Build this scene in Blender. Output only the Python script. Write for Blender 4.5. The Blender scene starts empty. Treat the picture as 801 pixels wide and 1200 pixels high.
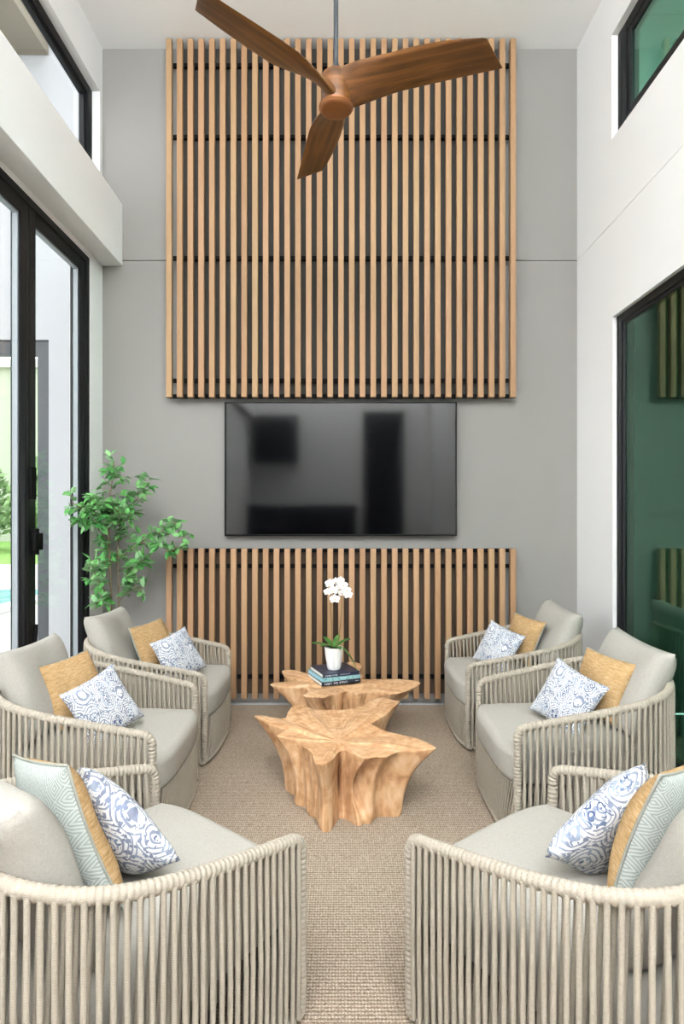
import bpy, bmesh, math, random
from mathutils import Vector, Matrix, Euler
PI = math.pi
S = bpy.context.scene
COL = S.collection
rnd = random.Random(7)

# ------------------------------------------------------------------ camera
cam_d = bpy.data.cameras.new('camera'); cam = bpy.data.objects.new('camera', cam_d); COL.objects.link(cam)
cam_d.sensor_fit = 'HORIZONTAL'; cam_d.sensor_width = 36.0
cam_d.lens = 700 / 801 * 36.0
cam_d.shift_y = 5 / 801
cam_d.shift_x = 0.5 / 801
cam_d.clip_start = 0.02; cam_d.clip_end = 300
cam.location = (0, 0, 1.55); cam.rotation_euler = (PI / 2, 0, 0)
S.camera = cam

# ------------------------------------------------------------------ world, lights, exposure
S.view_settings.view_transform = 'Standard'; S.view_settings.look = 'None'
S.view_settings.gamma = 1.0; S.view_settings.use_curve_mapping = False
S.view_settings.exposure = 0.29
w = bpy.data.worlds.new('overcast'); S.world = w; w.use_nodes = True
bg = w.node_tree.nodes['Background']; bg.inputs[0].default_value = (0.95, 0.97, 1.0, 1); bg.inputs[1].default_value = 3.3

def area(name, loc, rot, sx, sy, power, color=(1, 1, 1)):
    d = bpy.data.lights.new(name, 'AREA'); d.shape = 'RECTANGLE'; d.size = sx; d.size_y = sy
    d.energy = power; d.color = color
    o = bpy.data.objects.new(name, d); COL.objects.link(o); o.location = loc; o.rotation_euler = rot
    return o
area('overhead_fill', (0, -0.9, 5.38), (math.radians(26), 0, 0), 3.4, 2.8, 30, (0.885, 0.95, 1.0))  # added soft fill behind the camera, not a fixture of the room
area('ceiling_bounce_fill', (0, -1.9, 4.5), (math.radians(172), 0, 0), 3.4, 2.2, 560, (0.885, 0.95, 1.0))  # added fill aimed up, brightens the ceiling and bounces into the room
area('rear_fill', (0, -3.0, 4.74), (math.radians(92), 0, 0), 3.6, 1.25, 40, (0.885, 0.95, 1.0))  # added forward fill high at the near wall, no window there

# ------------------------------------------------------------------ materials
def lin(h):
    h = h.lstrip('#'); v = [int(h[i:i + 2], 16) / 255 for i in (0, 2, 4)]
    return tuple(c / 12.92 if c <= .04045 else ((c + .055) / 1.055) ** 2.4 for c in v) + (1,)

class M:
    """a small node-material builder"""
    def __init__(s, name, rough=.6, spec=.5, metal=0.):
        s.m = bpy.data.materials.new(name); s.m.use_nodes = True
        s.nt = s.m.node_tree; s.b = s.nt.nodes['Principled BSDF']
        s.b.inputs['Roughness'].default_value = rough
        s.b.inputs['Specular IOR Level'].default_value = spec
        s.b.inputs['Metallic'].default_value = metal
        s._tc = None
    def n(s, t, **kw):
        o = s.nt.nodes.new(t)
        for k, v in kw.items(): setattr(o, k, v)
        return o
    def l(s, a, b): s.nt.links.new(a, b)
    def tc(s, which='Object'):
        if not s._tc: s._tc = s.n('ShaderNodeTexCoord')
        return s._tc.outputs[which]
    def mapping(s, scale=(1, 1, 1), src=None, rot=(0, 0, 0)):
        m = s.n('ShaderNodeMapping'); m.inputs['Scale'].default_value = scale; m.inputs['Rotation'].default_value = rot
        s.l(src or s.tc(), m.inputs['Vector']); return m.outputs[0]
    def noise(s, scale, detail=3, vec=None, rough=.5, dist=0):
        t = s.n('ShaderNodeTexNoise'); t.inputs['Scale'].default_value = scale; t.inputs['Detail'].default_value = detail
        t.inputs['Roughness'].default_value = rough; t.inputs['Distortion'].default_value = dist
        s.l(vec or s.tc(), t.inputs['Vector']); return t.outputs['Fac']
    def ramp(s, fac, stops):
        r = s.n('ShaderNodeValToRGB'); e = r.color_ramp.elements
        while len(e) < len(stops): e.new(.5)
        for el, (p, c) in zip(e, stops): el.position = p; el.color = lin(c) if isinstance(c, str) else c
        s.l(fac, r.inputs[0]); return r.outputs[0]
    def mix(s, fac, a, b, mode='MIX'):
        m = s.n('ShaderNodeMix', data_type='RGBA', blend_type=mode)
        for i, v in ((0, fac), (6, a), (7, b)):
            if hasattr(v, 'is_linked'): s.l(v, m.inputs[i])
            elif isinstance(v, str): m.inputs[i].default_value = lin(v)
            else: m.inputs[i].default_value = v
        return m.outputs[2]
    def math(s, op, a, b=0.0, c=0.0):
        m = s.n('ShaderNodeMath', operation=op)
        for i, v in enumerate((a, b, c)):
            if hasattr(v, 'is_linked'): s.l(v, m.inputs[i])
            else: m.inputs[i].default_value = v
        return m.outputs[0]
    def color(s, c):
        if hasattr(c, 'is_linked'): s.l(c, s.b.inputs['Base Color'])
        else: s.b.inputs['Base Color'].default_value = lin(c) if isinstance(c, str) else c
        return s
    def bump(s, h, strength=.3, dist=.01):
        b = s.n('ShaderNodeBump'); b.inputs['Strength'].default_value = strength; b.inputs['Distance'].default_value = dist
        s.l(h, b.inputs['Height']); s.l(b.outputs[0], s.b.inputs['Normal']); return s

def plain(name, c, rough=.6, spec=.5, metal=0., nscale=0, namt=.06):
    m = M(name, rough, spec, metal)
    if nscale:
        f = m.noise(nscale, 4)
        m.color(m.mix(f, tuple(x * (1 - namt) for x in lin(c)[:3]) + (1,), tuple(min(1, x * (1 + namt)) for x in lin(c)[:3]) + (1,)))
    else: m.color(c)
    return m.m

def plaster(name, c, namt=.04):
    m = M(name, .85, .25)
    f = m.noise(1.6, 5)
    a = tuple(x * (1 - namt) for x in lin(c)[:3]) + (1,); b = tuple(x * (1 + namt) for x in lin(c)[:3]) + (1,)
    m.color(m.mix(f, a, b)); m.bump(m.noise(55, 4), .12, .004)
    return m.m
m_white = plaster('white_plaster', '#eae8e6', .02)
m_ceil = plaster('ceiling_paint', '#f6f4f2', .015)
m_grey = plaster('grey_plaster', '#928e8a', .035)
m_ext = plaster('exterior_stucco', '#a9a9ac', .015)
m_tile = plain('floor_tile', '#e6e7e8', .35, nscale=3)
m_black = plain('black_aluminium', '#121315', .55, .3)
m_darkmetal = plain('dark_metal', '#3a3d42', .45, .5)
m_gasket = plain('grey_gasket', '#8b8f93', .5)
m_blackrail = plain('black_rail', '#0b0a0a', .8, .2)

def slat_wood():
    m = M('slat_wood', .55, .35)
    oi = m.n('ShaderNodeObjectInfo')
    vec = m.mapping((60, 60, 1.6))
    add = m.n('ShaderNodeVectorMath', operation='ADD'); m.l(vec, add.inputs[0])
    cmb = m.n('ShaderNodeCombineXYZ'); m.l(m.math('MULTIPLY', oi.outputs['Random'], 37.), cmb.inputs[2]); m.l(cmb.outputs[0], add.inputs[1])
    g = m.noise(1.0, 4, add.outputs[0])
    tone = m.ramp(oi.outputs['Random'], [(0, '#a47e5d'), (.35, '#b08b67'), (.65, '#b38b6a'), (1, '#b08f6a')])
    c = m.mix(g, tone, '#9c7756'); m.l(m.mix(.35, tone, c), m.b.inputs['Base Color'])
    m.bump(g, .08, .002)
    return m.m
m_slat = slat_wood()
m_back_up = plain('charcoal_backing', '#4e4b46', .9, .2, nscale=2)

def carpet():
    m = M('woven_rug', .95, .1)
    v1 = m.mapping((1, 1, 1))
    wv = m.n('ShaderNodeTexWave', wave_type='BANDS', bands_direction='Y'); wv.inputs['Scale'].default_value = 22
    wv.inputs['Distortion'].default_value = 3.5; wv.inputs['Detail'].default_value = 2; wv.inputs['Detail Scale'].default_value = 6
    m.l(v1, wv.inputs['Vector'])
    wx = m.n('ShaderNodeTexWave', wave_type='BANDS', bands_direction='X'); wx.inputs['Scale'].default_value = 30
    wx.inputs['Distortion'].default_value = 2.5; wx.inputs['Detail Scale'].default_value = 5
    m.l(v1, wx.inputs['Vector'])
    n1 = m.noise(110, 3); n2 = m.noise(3, 3)
    h = m.math('MULTIPLY', wv.outputs['Fac'], m.math('ADD', m.math('MULTIPLY', wx.outputs['Fac'], .5), .5))
    h = m.math('ADD', m.math('MULTIPLY', h, .55), m.math('MULTIPLY', n1, .55))
    c = m.ramp(h, [(.18, '#6f6050'), (.5, '#a49280'), (.85, '#d0c2b1')])
    c = m.mix(m.math('MULTIPLY', n2, .22), c, '#9a8a77')
    m.color(c); m.bump(h, .8, .006)
    return m.m
m_rug = carpet()

def rope():
    m = M('rope', .85, .2)
    wv = m.n('ShaderNodeTexWave', wave_type='BANDS', bands_direction='DIAGONAL'); wv.inputs['Scale'].default_value = 150
    wv.inputs['Distortion'].default_value = .6
    m.l(m.tc(), wv.inputs['Vector'])
    n = m.noise(160, 2)
    f = m.math('ADD', m.math('MULTIPLY', wv.outputs['Fac'], .4), m.math('MULTIPLY', n, .6))
    m.color(m.ramp(f, [(.1, '#918777'), (.55, '#a99f91'), (1, '#bab2a5')]))
    m.bump(f, .15, .002)
    return m.m
m_rope = rope()
m_skirt = None

def linen(name, a, b, scale=330):
    m = M(name, .95, .12)
    n = m.noise(scale, 2); n2 = m.noise(5, 2)
    n3 = m.noise(90, 2)
    f = m.math('ADD', m.math('MULTIPLY', n, .7), m.math('MULTIPLY', n3, .3))
    m.color(m.ramp(f, [(.25, a), (.75, b)]))
    h = m.math('ADD', f, m.math('MULTIPLY', n2, 1.5)); m.bump(h, .3, .004)
    return m.m
m_linen = linen('oatmeal_linen', '#9f9a91', '#b4afa6')
m_piping = linen('piping_cord', '#8f8f85', '#a7a69c')

def straw():
    m = M('straw_weave', .9, .15)
    n = m.noise(1, 3, m.mapping((26, 26, 210)))
    n2 = m.noise(120, 2)
    f = m.math('ADD', m.math('MULTIPLY', n, .75), m.math('MULTIPLY', n2, .25))
    m.color(m.ramp(f, [(.3, '#98794f'), (.5, '#b39166'), (.72, '#ccb08a')])); m.bump(f, .5, .003)
    return m.m
m_straw = straw()

def diamonds():
    m = M('diamond_weave', .9, .15)
    sep = m.n('ShaderNodeSeparateXYZ'); m.l(m.mapping((15, 15, 15)), sep.inputs[0])
    def tri(o): return m.math('ABSOLUTE', m.math('SUBTRACT', m.math('FRACT', o), .5))
    d = m.math('ADD', tri(sep.outputs['X']), m.math('MULTIPLY', tri(sep.outputs['Z']), 1.0))
    s_ = m.math('SINE', m.math('MULTIPLY', d, 40))
    f = m.math('ADD', m.math('MULTIPLY', s_, .42), .5)
    n = m.noise(60, 2)
    f = m.math('ADD', f, m.math('MULTIPLY', m.math('SUBTRACT', n, .5), .5))
    m.color(m.ramp(f, [(.2, '#989d98'), (.8, '#b9bdb7')])); m.bump(f, .2, .002)
    return m.m
m_diam = diamonds()

def paisley():
    m = M('paisley_print', .85, .2)
    base = m.tc()
    nz = m.n('ShaderNodeTexNoise'); nz.inputs['Scale'].default_value = 7; m.l(base, nz.inputs['Vector'])
    vv = m.n('ShaderNodeVectorMath', operation='MULTIPLY_ADD'); vv.inputs[1].default_value = (.05, .05, .05)
    m.l(nz.outputs['Color'], vv.inputs[0]); m.l(m.mapping((1, .35, .8)), vv.inputs[2])
    def vor(scale, feat='F1', jit=.75):
        v = m.n('ShaderNodeTexVoronoi', feature=feat); v.inputs['Scale'].default_value = scale; v.inputs['Randomness'].default_value = jit
        m.l(vv.outputs[0], v.inputs['Vector']); return v.outputs['Distance']
    big = vor(9.5, jit=.5)
    rings = m.math('SINE', m.math('MULTIPLY', big, 60.))
    small = vor(78.)
    med = vor(42.)
    dots = m.math('LESS_THAN', small, .42)
    ringm = m.math('GREATER_THAN', rings, .35)
    medl = m.math('SINE', m.math('MULTIPLY', med, 16.)); medm = m.math('GREATER_THAN', medl, .45)
    core = m.math('LESS_THAN', big, .30)
    pat = m.math('MULTIPLY', ringm, m.math('GREATER_THAN', small, .28))
    inner = m.math('MULTIPLY', core, medm)
    outer = m.math('MULTIPLY', m.math('SUBTRACT', 1., core), m.math('MULTIPLY', dots, m.math('LESS_THAN', med, .55)))
    tot = m.math('MAXIMUM', m.math('MAXIMUM', m.math('MULTIPLY', pat, .75), inner), m.math('MULTIPLY', outer, .8))
    blue = m.ramp(m.noise(14, 2), [(.35, '#70839f'), (.52, '#2f4069'), (.7, '#536790')])
    c = m.mix(m.math('MULTIPLY', tot, .95), '#d4d4d3', blue)
    m.color(c); m.bump(m.noise(300, 2), .15, .002)
    return m.m
m_pais = paisley()

def teak():
    m = M('teak_root', .5, .35)
    n0 = m.noise(7, 5, dist=2.0)
    sp = m.n('ShaderNodeSeparateXYZ'); m.l(m.tc(), sp.inputs[0])
    an = m.math('ARCTAN2', sp.outputs['Y'], sp.outputs['X'])
    rr = m.math('SQRT', m.math('ADD', m.math('POWER', sp.outputs['X'], 2.), m.math('POWER', sp.outputs['Y'], 2.)))
    cb = m.n('ShaderNodeCombineXYZ')
    for i, q in enumerate((m.math('MULTIPLY', m.math('COSINE', an), 7.), m.math('MULTIPLY', m.math('SINE', an), 7.), m.math('ADD', m.math('MULTIPLY', rr, 4.), m.math('MULTIPLY', sp.outputs['Z'], 3.)))): m.l(q, cb.inputs[i])
    g = m.noise(1.3, 6, cb.outputs[0], dist=1.8)
    wv = m.n('ShaderNodeTexWave', wave_type='RINGS', rings_direction='Z'); wv.inputs['Scale'].default_value = 6.5
    wv.inputs['Distortion'].default_value = 7; wv.inputs['Detail'].default_value = 4; wv.inputs['Detail Scale'].default_value = 1.6
    m.l(m.tc(), wv.inputs['Vector'])
    f = m.math('ADD', m.math('MULTIPLY', g, .5), m.math('ADD', m.math('MULTIPLY', wv.outputs['Fac'], .05), m.math('MULTIPLY', n0, .45)))
    m.color(m.ramp(f, [(.28, '#99683f'), (.5, '#cda076'), (.72, '#e8c9a5')]))
    m.bump(f, .25, .006)
    return m.m
m_teak = teak()

def fanwood():
    m = M('walnut_blade', .38, .5)
    g = m.noise(1, 5, m.mapping((2.2, 34, 34)), dist=.5); n0 = m.noise(3, 3)
    f = m.math('ADD', m.math('MULTIPLY', g, .75), m.math('MULTIPLY', n0, .25))
    m.color(m.ramp(f, [(.3, '#442811'), (.5, '#6e4521'), (.72, '#8f5e30')]))
    return m.m
m_fan = fanwood()
m_copper = plain('copper_brown', '#9a6238', .4, .5, .35, nscale=9)

def glass(name, tcol, rtint, ior):
    m = M(name); nt = m.nt; nt.nodes.remove(m.b)
    tr = m.n('ShaderNodeBsdfTransparent'); tr.inputs[0].default_value = tcol
    gl = m.n('ShaderNodeBsdfGlossy'); gl.inputs['Roughness'].default_value = 0.0; gl.inputs['Color'].default_value = rtint
    fr = m.n('ShaderNodeFresnel'); ge = m.n('ShaderNodeNewGeometry')
    m.l(m.math('ADD', m.math('MULTIPLY', ge.outputs['Backfacing'], 1 / ior - ior), ior), fr.inputs['IOR'])
    mx = m.n('ShaderNodeMixShader'); m.l(fr.outputs[0], mx.inputs[0]); m.l(tr.outputs[0], mx.inputs[1]); m.l(gl.outputs[0], mx.inputs[2])
    m.l(mx.outputs[0], nt.nodes['Material Output'].inputs[0])
    return m.m
m_clear = glass('clear_glass', (.95, .97, .96, 1), (1, 1, 1, 1), 1.3)
m_green = glass('green_glass', (.45, .66, .58, 1), (.62, .95, .80, 1), 2.3)

# ------------------------------------------------------------------ mesh helpers
class MB:
    def __init__(s): s.v = []; s.f = []; s.mi = []
    def face(s, f, mi=0): s.f.append(f); s.mi.append(mi)
    def box(s, x0, x1, y0, y1, z0, z1, mi=0):
        b = len(s.v)
        s.v += [(x, y, z) for z in (z0, z1) for y in (y0, y1) for x in (x0, x1)]
        for f in ((0, 2, 3, 1), (4, 5, 7, 6), (0, 1, 5, 4), (2, 6, 7, 3), (0, 4, 6, 2), (1, 3, 7, 5)):
            s.face(tuple(b + i for i in f), mi)
        return s
    def tube(s, pts, rad, n=8, caps=True, mi=0, up=None):
        pts = [Vector(p) for p in pts]; b = len(s.v)
        R = rad if hasattr(rad, '__len__') else [rad] * len(pts)
        t0 = (pts[1] - pts[0]).normalized()
        ref = up or (Vector((0, 0, 1)) if abs(t0.z) < .9 else Vector((1, 0, 0)))
        nrm = (ref - t0 * ref.dot(t0)).normalized()
        for i, p in enumerate(pts):
            t = (pts[min(i + 1, len(pts) - 1)] - pts[max(i - 1, 0)]).normalized()
            nrm = (nrm - t * nrm.dot(t)).normalized(); bn = t.cross(nrm)
            for k in range(n):
                a = 2 * PI * k / n
                s.v.append(tuple(p + (nrm * math.cos(a) + bn * math.sin(a)) * R[i]))
        for i in range(len(pts) - 1):
            for k in range(n):
                a = b + i * n + k; c = b + i * n + (k + 1) % n
                s.face((a, c, c + n, a + n), mi)
        if caps:
            s.face(tuple(b + k for k in reversed(range(n))), mi)
            e = b + (len(pts) - 1) * n; s.face(tuple(e + k for k in range(n)), mi)
        return s
    def lathe(s, prof, n=32, c=(0, 0, 0), mi=0, rfun=None):
        b = len(s.v)
        for j, (r, z) in enumerate(prof):
            for k in range(n):
                a = 2 * PI * k / n; rr = r * (rfun(a, z) if rfun else 1)
                s.v.append((c[0] + rr * math.cos(a), c[1] + rr * math.sin(a), c[2] + z))
        for j in range(len(prof) - 1):
            for k in range(n):
                a = b + j * n + k; d = b + j * n + (k + 1) % n
                s.face((a, d, d + n, a + n), mi)
        if prof[0][0] > 1e-6: s.face(tuple(b + k for k in reversed(range(n))), mi)
        if prof[-1][0] > 1e-6:
            e = b + (len(prof) - 1) * n; s.face(tuple(e + k for k in range(n)), mi)
        return s
    def rings(s, rings, capb=True, capt=True, mi=0):
        b = len(s.v); n = len(rings[0])
        for r in rings: s.v += [tuple(p) for p in r]
        for j in range(len(rings) - 1):
            for k in range(n):
                a = b + j * n + k; d = b + j * n + (k + 1) % n
                s.face((a, d, d + n, a + n), mi)
        for on, j in ((capb, 0), (capt, len(rings) - 1)):
            if on:
                c = Vector((0, 0, 0))
                for p in rings[j]: c += Vector(p)
                s.v.append(tuple(c / n)); ci = len(s.v) - 1
                for k in range(n):
                    a = b + j * n + k; d = b + j * n + (k + 1) % n
                    s.face((ci, d, a) if j == 0 else (ci, a, d), mi)
        return s
    def mesh(s, name, mats, smooth=40, bevel=0):
        me = bpy.data.meshes.new(name); me.from_pydata(s.v, [], s.f)
        mats = mats if isinstance(mats, (list, tuple)) else [mats]
        for m in mats: me.materials.append(m)
        for p, i in zip(me.polygons, s.mi): p.material_index = i
        bm = bmesh.new(); bm.from_mesh(me)
        bmesh.ops.remove_doubles(bm, verts=bm.verts, dist=1e-6)
        bmesh.ops.recalc_face_normals(bm, faces=bm.faces)
        if bevel:
            es = [e for e in bm.edges if len(e.link_faces) == 2 and e.calc_face_angle(0) > .6]
            bmesh.ops.bevel(bm, geom=es, offset=bevel, segments=2, affect='EDGES', profile=.6)
        bm.to_mesh(me); bm.free()
        if smooth:
            for p in me.polygons: p.use_smooth = True
            me.set_sharp_from_angle(angle=math.radians(smooth))
        me.update(); return me
    def build(s, name, mats, parent=None, smooth=40, bevel=0, loc=None):
        return put(name, s.mesh(name, mats, smooth, bevel), parent, loc)

def put(name, me, parent=None, loc=None):
    o = bpy.data.objects.new(name, me); COL.objects.link(o)
    if parent: o.parent = parent
    if loc: o.location = loc
    return o
def tag(o, label, cat, group=None):
    o['label'] = label; o['category'] = cat
    if group: o['group'] = group
    return o
def empty(name, loc=(0, 0, 0), rz=0.0):
    o = bpy.data.objects.new(name, None); COL.objects.link(o); o.empty_display_size = .1
    o.location = loc; o.rotation_euler = (0, 0, rz); return o
def struct(o): o['kind'] = 'structure'; return o
def copy_tree(o, parent=None):
    c = o.copy(); COL.objects.link(c)
    if parent: c.parent = parent
    for ch in list(o.children): copy_tree(ch, c)
    return c
def BX(*a): return MB().box(*a)

# ------------------------------------------------------------------ room shell
XL, XR, YB, YN, ZC = -2.0, 1.97, 5.0, -3.2, 5.46
ZG = 3.69; G = .0035                                   # plaster control joint
struct(BX(XL - .15, XR + .15, YN - .15, YB + .2, -.12, -.01).build('floor', m_tile, smooth=0))
struct(BX(XL - .3, XR + .3, YN - .15, YB + .2, ZC, ZC + .15).build('ceiling', m_ceil, smooth=0))
wb = MB(); wb.box(XL - .15, XR + .15, YB, YB + .2, -.01, ZG - G); wb.box(XL - .15, XR + .15, YB, YB + .2, ZG + G, ZC)
wb.box(XL - .15, XR + .15, YB + .012, YB + .2, ZG - G, ZG + G)
struct(wb.build('wall_back', m_grey, smooth=0))
# left wall: door opening, window band
DYN, DYF, DZ = 1.2, 4.75, 3.60
WYN, WYF, WZ0, WZ1 = 1.0, 4.95, 4.30, 5.07
wl = MB(); x0, x1 = XL - .16, XL
wl.box(x0, x1, DYF, YB, -.01, WZ0); wl.box(x0, x1, YN, DYN, -.01, WZ0); wl.box(x0, x1, DYN, DYF, DZ, WZ0)
wl.box(x0, x1, WYF, YB, WZ0, ZC); wl.box(x0, x1, YN, WYN, WZ0, ZC); wl.box(x0, x1, WYN, WYF, WZ1, ZC)
struct(wl.build('wall_left', m_white, smooth=0))
struct(BX(XL, -1.83, YN, YB, 3.643, 4.164).build('bulkhead_beam', m_white, smooth=0, bevel=.006))
# right wall
EYN, EYF, EZ = 0.6, 4.343, 3.0
VYN, VYF, VZ0, VZ1 = 0.6, 4.36, 4.30, 5.06
wr = MB(); x0, x1 = XR, XR + .16
wr.box(x0, x1, EYF, YB, -.01, EZ); wr.box(x0, x1, YN, EYN, -.01, EZ); wr.box(x0, x1, YN, YB, EZ, ZG - .0018)
wr.box(x0 + .003, x1, YN, YB, ZG - .0018, ZG + .0018); wr.box(x0, x1, YN, YB, ZG + .0018, VZ0)
wr.box(x0, x1, VYF, YB, VZ0, ZC); wr.box(x0, x1, YN, VYN, VZ0, ZC); wr.box(x0, x1, VYN, VYF, VZ1, ZC)
struct(wr.build('wall_right', m_white, smooth=0))
# wall behind the camera with a dark doorway and a kitchen run (seen in the television)
wn = MB(); wn.box(XL, .46, YN - .15, YN, -.01, ZC); wn.box(1.38, XR, YN - .15, YN, -.01, ZC); wn.box(.46, 1.38, YN - .15, YN, 3.85, ZC)
struct(wn.build('wall_near', m_white, smooth=0))
struct(BX(.46, 1.38, YN - .12, YN - .06, -.01, 3.85).build('door_1', m_black, smooth=0))
kc = empty('kitchen_cabinet', (-.8, YN + .34, -.01))
BX(-1.15, 1.1, -.32, .3, 0, 1.75).build('cabinet_body', m_black, kc, bevel=.005)
for i in range(3): BX(-1.14 + .75 * i, -.41 + .75 * i, .3005, .32, .08, 1.72).build('door', m_black, kc, bevel=.004)
BX(-1.17, 1.12, -.33, .34, 1.75, 1.8).build('worktop', m_darkmetal, kc, bevel=.005)
tag(kc, 'dark tall kitchen cabinet run along the wall behind the camera', 'cabinet')
kw = empty('wall_cabinet', (-1.45, YN + .2, 2.7))
BX(-.4, .5, -.19, .16, 0, 1.0).build('cabinet_body', m_black, kw, bevel=.005)
tag(kw, 'dark wall cabinet hung above the kitchen cabinet run behind the camera', 'cabinet')

# left sliding door
def frame_rect(mb, x0, x1, y0, y1, z0, z1, wy, wz, wz0=None):
    mb.box(x0, x1, y0, y0 + wy, z0, z1); mb.box(x0, x1, y1 - wy, y1, z0, z1)
    mb.box(x0, x1, y0 + wy, y1 - wy, z1 - wz, z1); mb.box(x0, x1, y0 + wy, y1 - wy, z0, z0 + (wz0 or wz))
d2 = struct(empty('door_2', (XL, 0, 0)))
fm = MB(); frame_rect(fm, -.13, -.002, DYN, DYF, 0, DZ, .06, .05, .02)
fm.build('door_frame', m_black, d2, bevel=.003)
stiles = [1.26, 2.06, 2.95, 3.838, 4.69]
for i in range(4):
    y0, y1 = stiles[i] + .002, stiles[i + 1] - .002
    p = MB(); frame_rect(p, -.075, -.012, y0, y1, .022, DZ - .052, .088, .085, .11)
    po = p.build('door_panel', m_black, d2, bevel=.004)
    gk = MB(); frame_rect(gk, -.060, -.026, y0 + .088, y1 - .088, .132, DZ - .137, .012, .012)
    gk.build('glazing_bead', m_gasket, po)
    BX(-.046, -.040, y0 + .09, y1 - .09, .13, DZ - .136).build('glass_pane', m_clear, po, smooth=0)
lk = MB(); lk.box(-.012, .008, 3.842, 3.905, .0, .21)
lk.build('lock_plate', m_blackrail, d2, bevel=.004, loc=(0, 0, 1.66))
hd = MB(); hd.box(-.012, .03, 3.86, 3.90, 0, .17); hd.box(.012, .04, 3.83, 3.93, .03, .14)
hd.build('door_handle', m_blackrail, d2, bevel=.006, loc=(0, 0, 1.30))
fh = MB(); fh.tube([(0, 3.86, 0), (.02, 3.862, .06), (.022, 3.866, .23)], [.01, .012, .014], 8)
fh.build('flush_bolt', m_blackrail, d2, loc=(0, 0, .62))
# left clerestory
w1 = struct(empty('window_1', (XL, 0, 0)))
f = MB(); frame_rect(f, -.13, -.065, WYN, WYF, WZ0, WZ1, .085, .07)
f.build('window_frame', m_black, w1, bevel=.003)
f = MB(); frame_rect(f, -.125, -.085, WYN + .085, WYF - .085, WZ0 + .07, WZ1 - .07, .03, .03); f.build('window_sash', m_black, w1, bevel=.003)
BX(-.112, -.106, WYN + .11, WYF - .11, WZ0 + .09, WZ1 - .09).build('glass_pane', m_clear, w1, smooth=0)
# right door (fixed green glass)
d3 = struct(empty('door_3', (XR, 0, 0)))
f = MB(); frame_rect(f, .028, .12, EYN, EYF, 0, EZ, .075, .06, .05)
f.build('door_frame', m_black, d3, bevel=.003)
f = MB(); frame_rect(f, .034, .06, EYN + .075, EYF - .075, .05, EZ - .06, .035, .025); f.build('door_stile', m_black, d3, bevel=.003)
BX(.042, .050, EYN + .1, EYF - .1, .06, EZ - .08).build('glass_pane', m_green, d3, smooth=0)
# right clerestory
w2 = struct(empty('window_2', (XR, 0, 0)))
f = MB(); frame_rect(f, .045, .13, VYN, VYF, VZ0, VZ1, .13, .075); f.build('window_frame', m_black, w2, bevel=.003)
f = MB(); frame_rect(f, .05, .1, VYN + .13, VYF - .13, VZ0 + .075, VZ1 - .075, .07, .05); f.build('window_sash', m_black, w2, bevel=.003)
BX(.060, .067, VYN + .19, VYF - .19, VZ0 + .12, VZ1 - .12).build('glass_pane', m_green, w2, smooth=0)
# dim room behind the green glass
m_in = plain('inner_room_paint', '#8a9490', .9)
ir = MB(); X0, X1 = XR + .165, 5.5
ir.box(X0, X1, .2, 4.7, -.11, -.01); ir.box(X1, X1 + .1, .2, 4.7, 0, 5.5); ir.box(X0, X1, .1, .2, 0, 5.5); ir.box(X0, X1, 4.7, 4.8, 0, 5.5)
ir.box(X0, X1, .1, 4.8, 3.3, 3.6); ir.box(X0, X1, .1, 4.8, 5.5, 5.6)
struct(ir.build('wall_inner_room', m_in, smooth=0))

area('inner_upper_fill', (3.9, 2.6, 5.45), (0, 0, 0), 1.6, 2.5, 500, (1, .98, .95))  # added fill, brightens what shows through the upper green glass
area('inner_lower_fill', (3.9, 2.6, 3.25), (0, 0, 0), 1.6, 2.5, 3, (1, .96, .9))  # weak added fill behind the lower green glass, no lamp seen

# ------------------------------------------------------------------ outside, left
def grass_m():
    m = M('lawn_grass', .95, .1); m.color(m.ramp(m.noise(9, 5), [(.3, '#5f8a3f'), (.7, '#93b86a')])); return m.m
m_lawn = grass_m()
m_deck = plain('pale_deck', '#bdbcb8', .8, nscale=2)
def water_m():
    m = M('pool_water', .06, .5); m.color(m.ramp(m.noise(1.5, 3), [(.3, '#6fb6bd'), (.7, '#a5d6d8')])); m.bump(m.noise(5, 3), .25, .03); return m.m
ground = struct(BX(-40, XL - .16, -8, 13, -.2, -.06).build('floor_terrace', m_deck, smooth=0))
wing = MB(); wing.box(-3.43, XL - .16, 7.0, 7.3, -.06, 7.4); wing.box(-14, -6.6, 7.0, 7.3, -.06, 7.4); wing.box(-6.6, -3.43, 7.0, 7.3, 3.62, 7.4)
struct(wing.build('wall_wing', m_ext, smooth=0))
wf = MB(); wf.box(-3.57, -3.44, 7.02, 7.14, -.05, 3.6); wf.box(-6.59, -6.46, 7.02, 7.14, -.05, 3.6); wf.box(-6.46, -3.57, 7.02, 7.14, 3.45, 3.6)
struct(wf.build('door_4', m_darkmetal, smooth=0, bevel=.004))
struct(BX(-9, -3.43, 5.7, 6.99, 6.95, 7.15).build('ceiling_eave', plain('eave_boards', '#6f6757', .8, nscale=4), smooth=0))
pl = empty('swimming_pool', (-14, 11.0, -.06))
BX(-7, 8, -3.2, 1.6, .02, .055).build('water', water_m(), pl, smooth=0)
cp = MB(); cp.box(-7.4, 8.4, -3.6, -3.2, .001, .07); cp.box(-7.4, 8.4, 1.6, 1.95, .001, .07); cp.box(-7.4, -7, -3.2, 1.6, .001, .07); cp.box(8, 8.4, -3.2, 1.6, .001, .07)
cp.build('pool_coping', m_deck, pl, bevel=.01)
tag(pl, 'turquoise swimming pool with pale coping seen through the left glass door', 'pool')
struct(BX(-60, XL - .16, 13, 20, -.2, -.055).build('floor_pool_deck', m_deck, smooth=0))
struct(BX(-80, XL - .16, 20, 60, -.2, -.05).build('ground_lawn', m_lawn, smooth=0))
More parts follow.
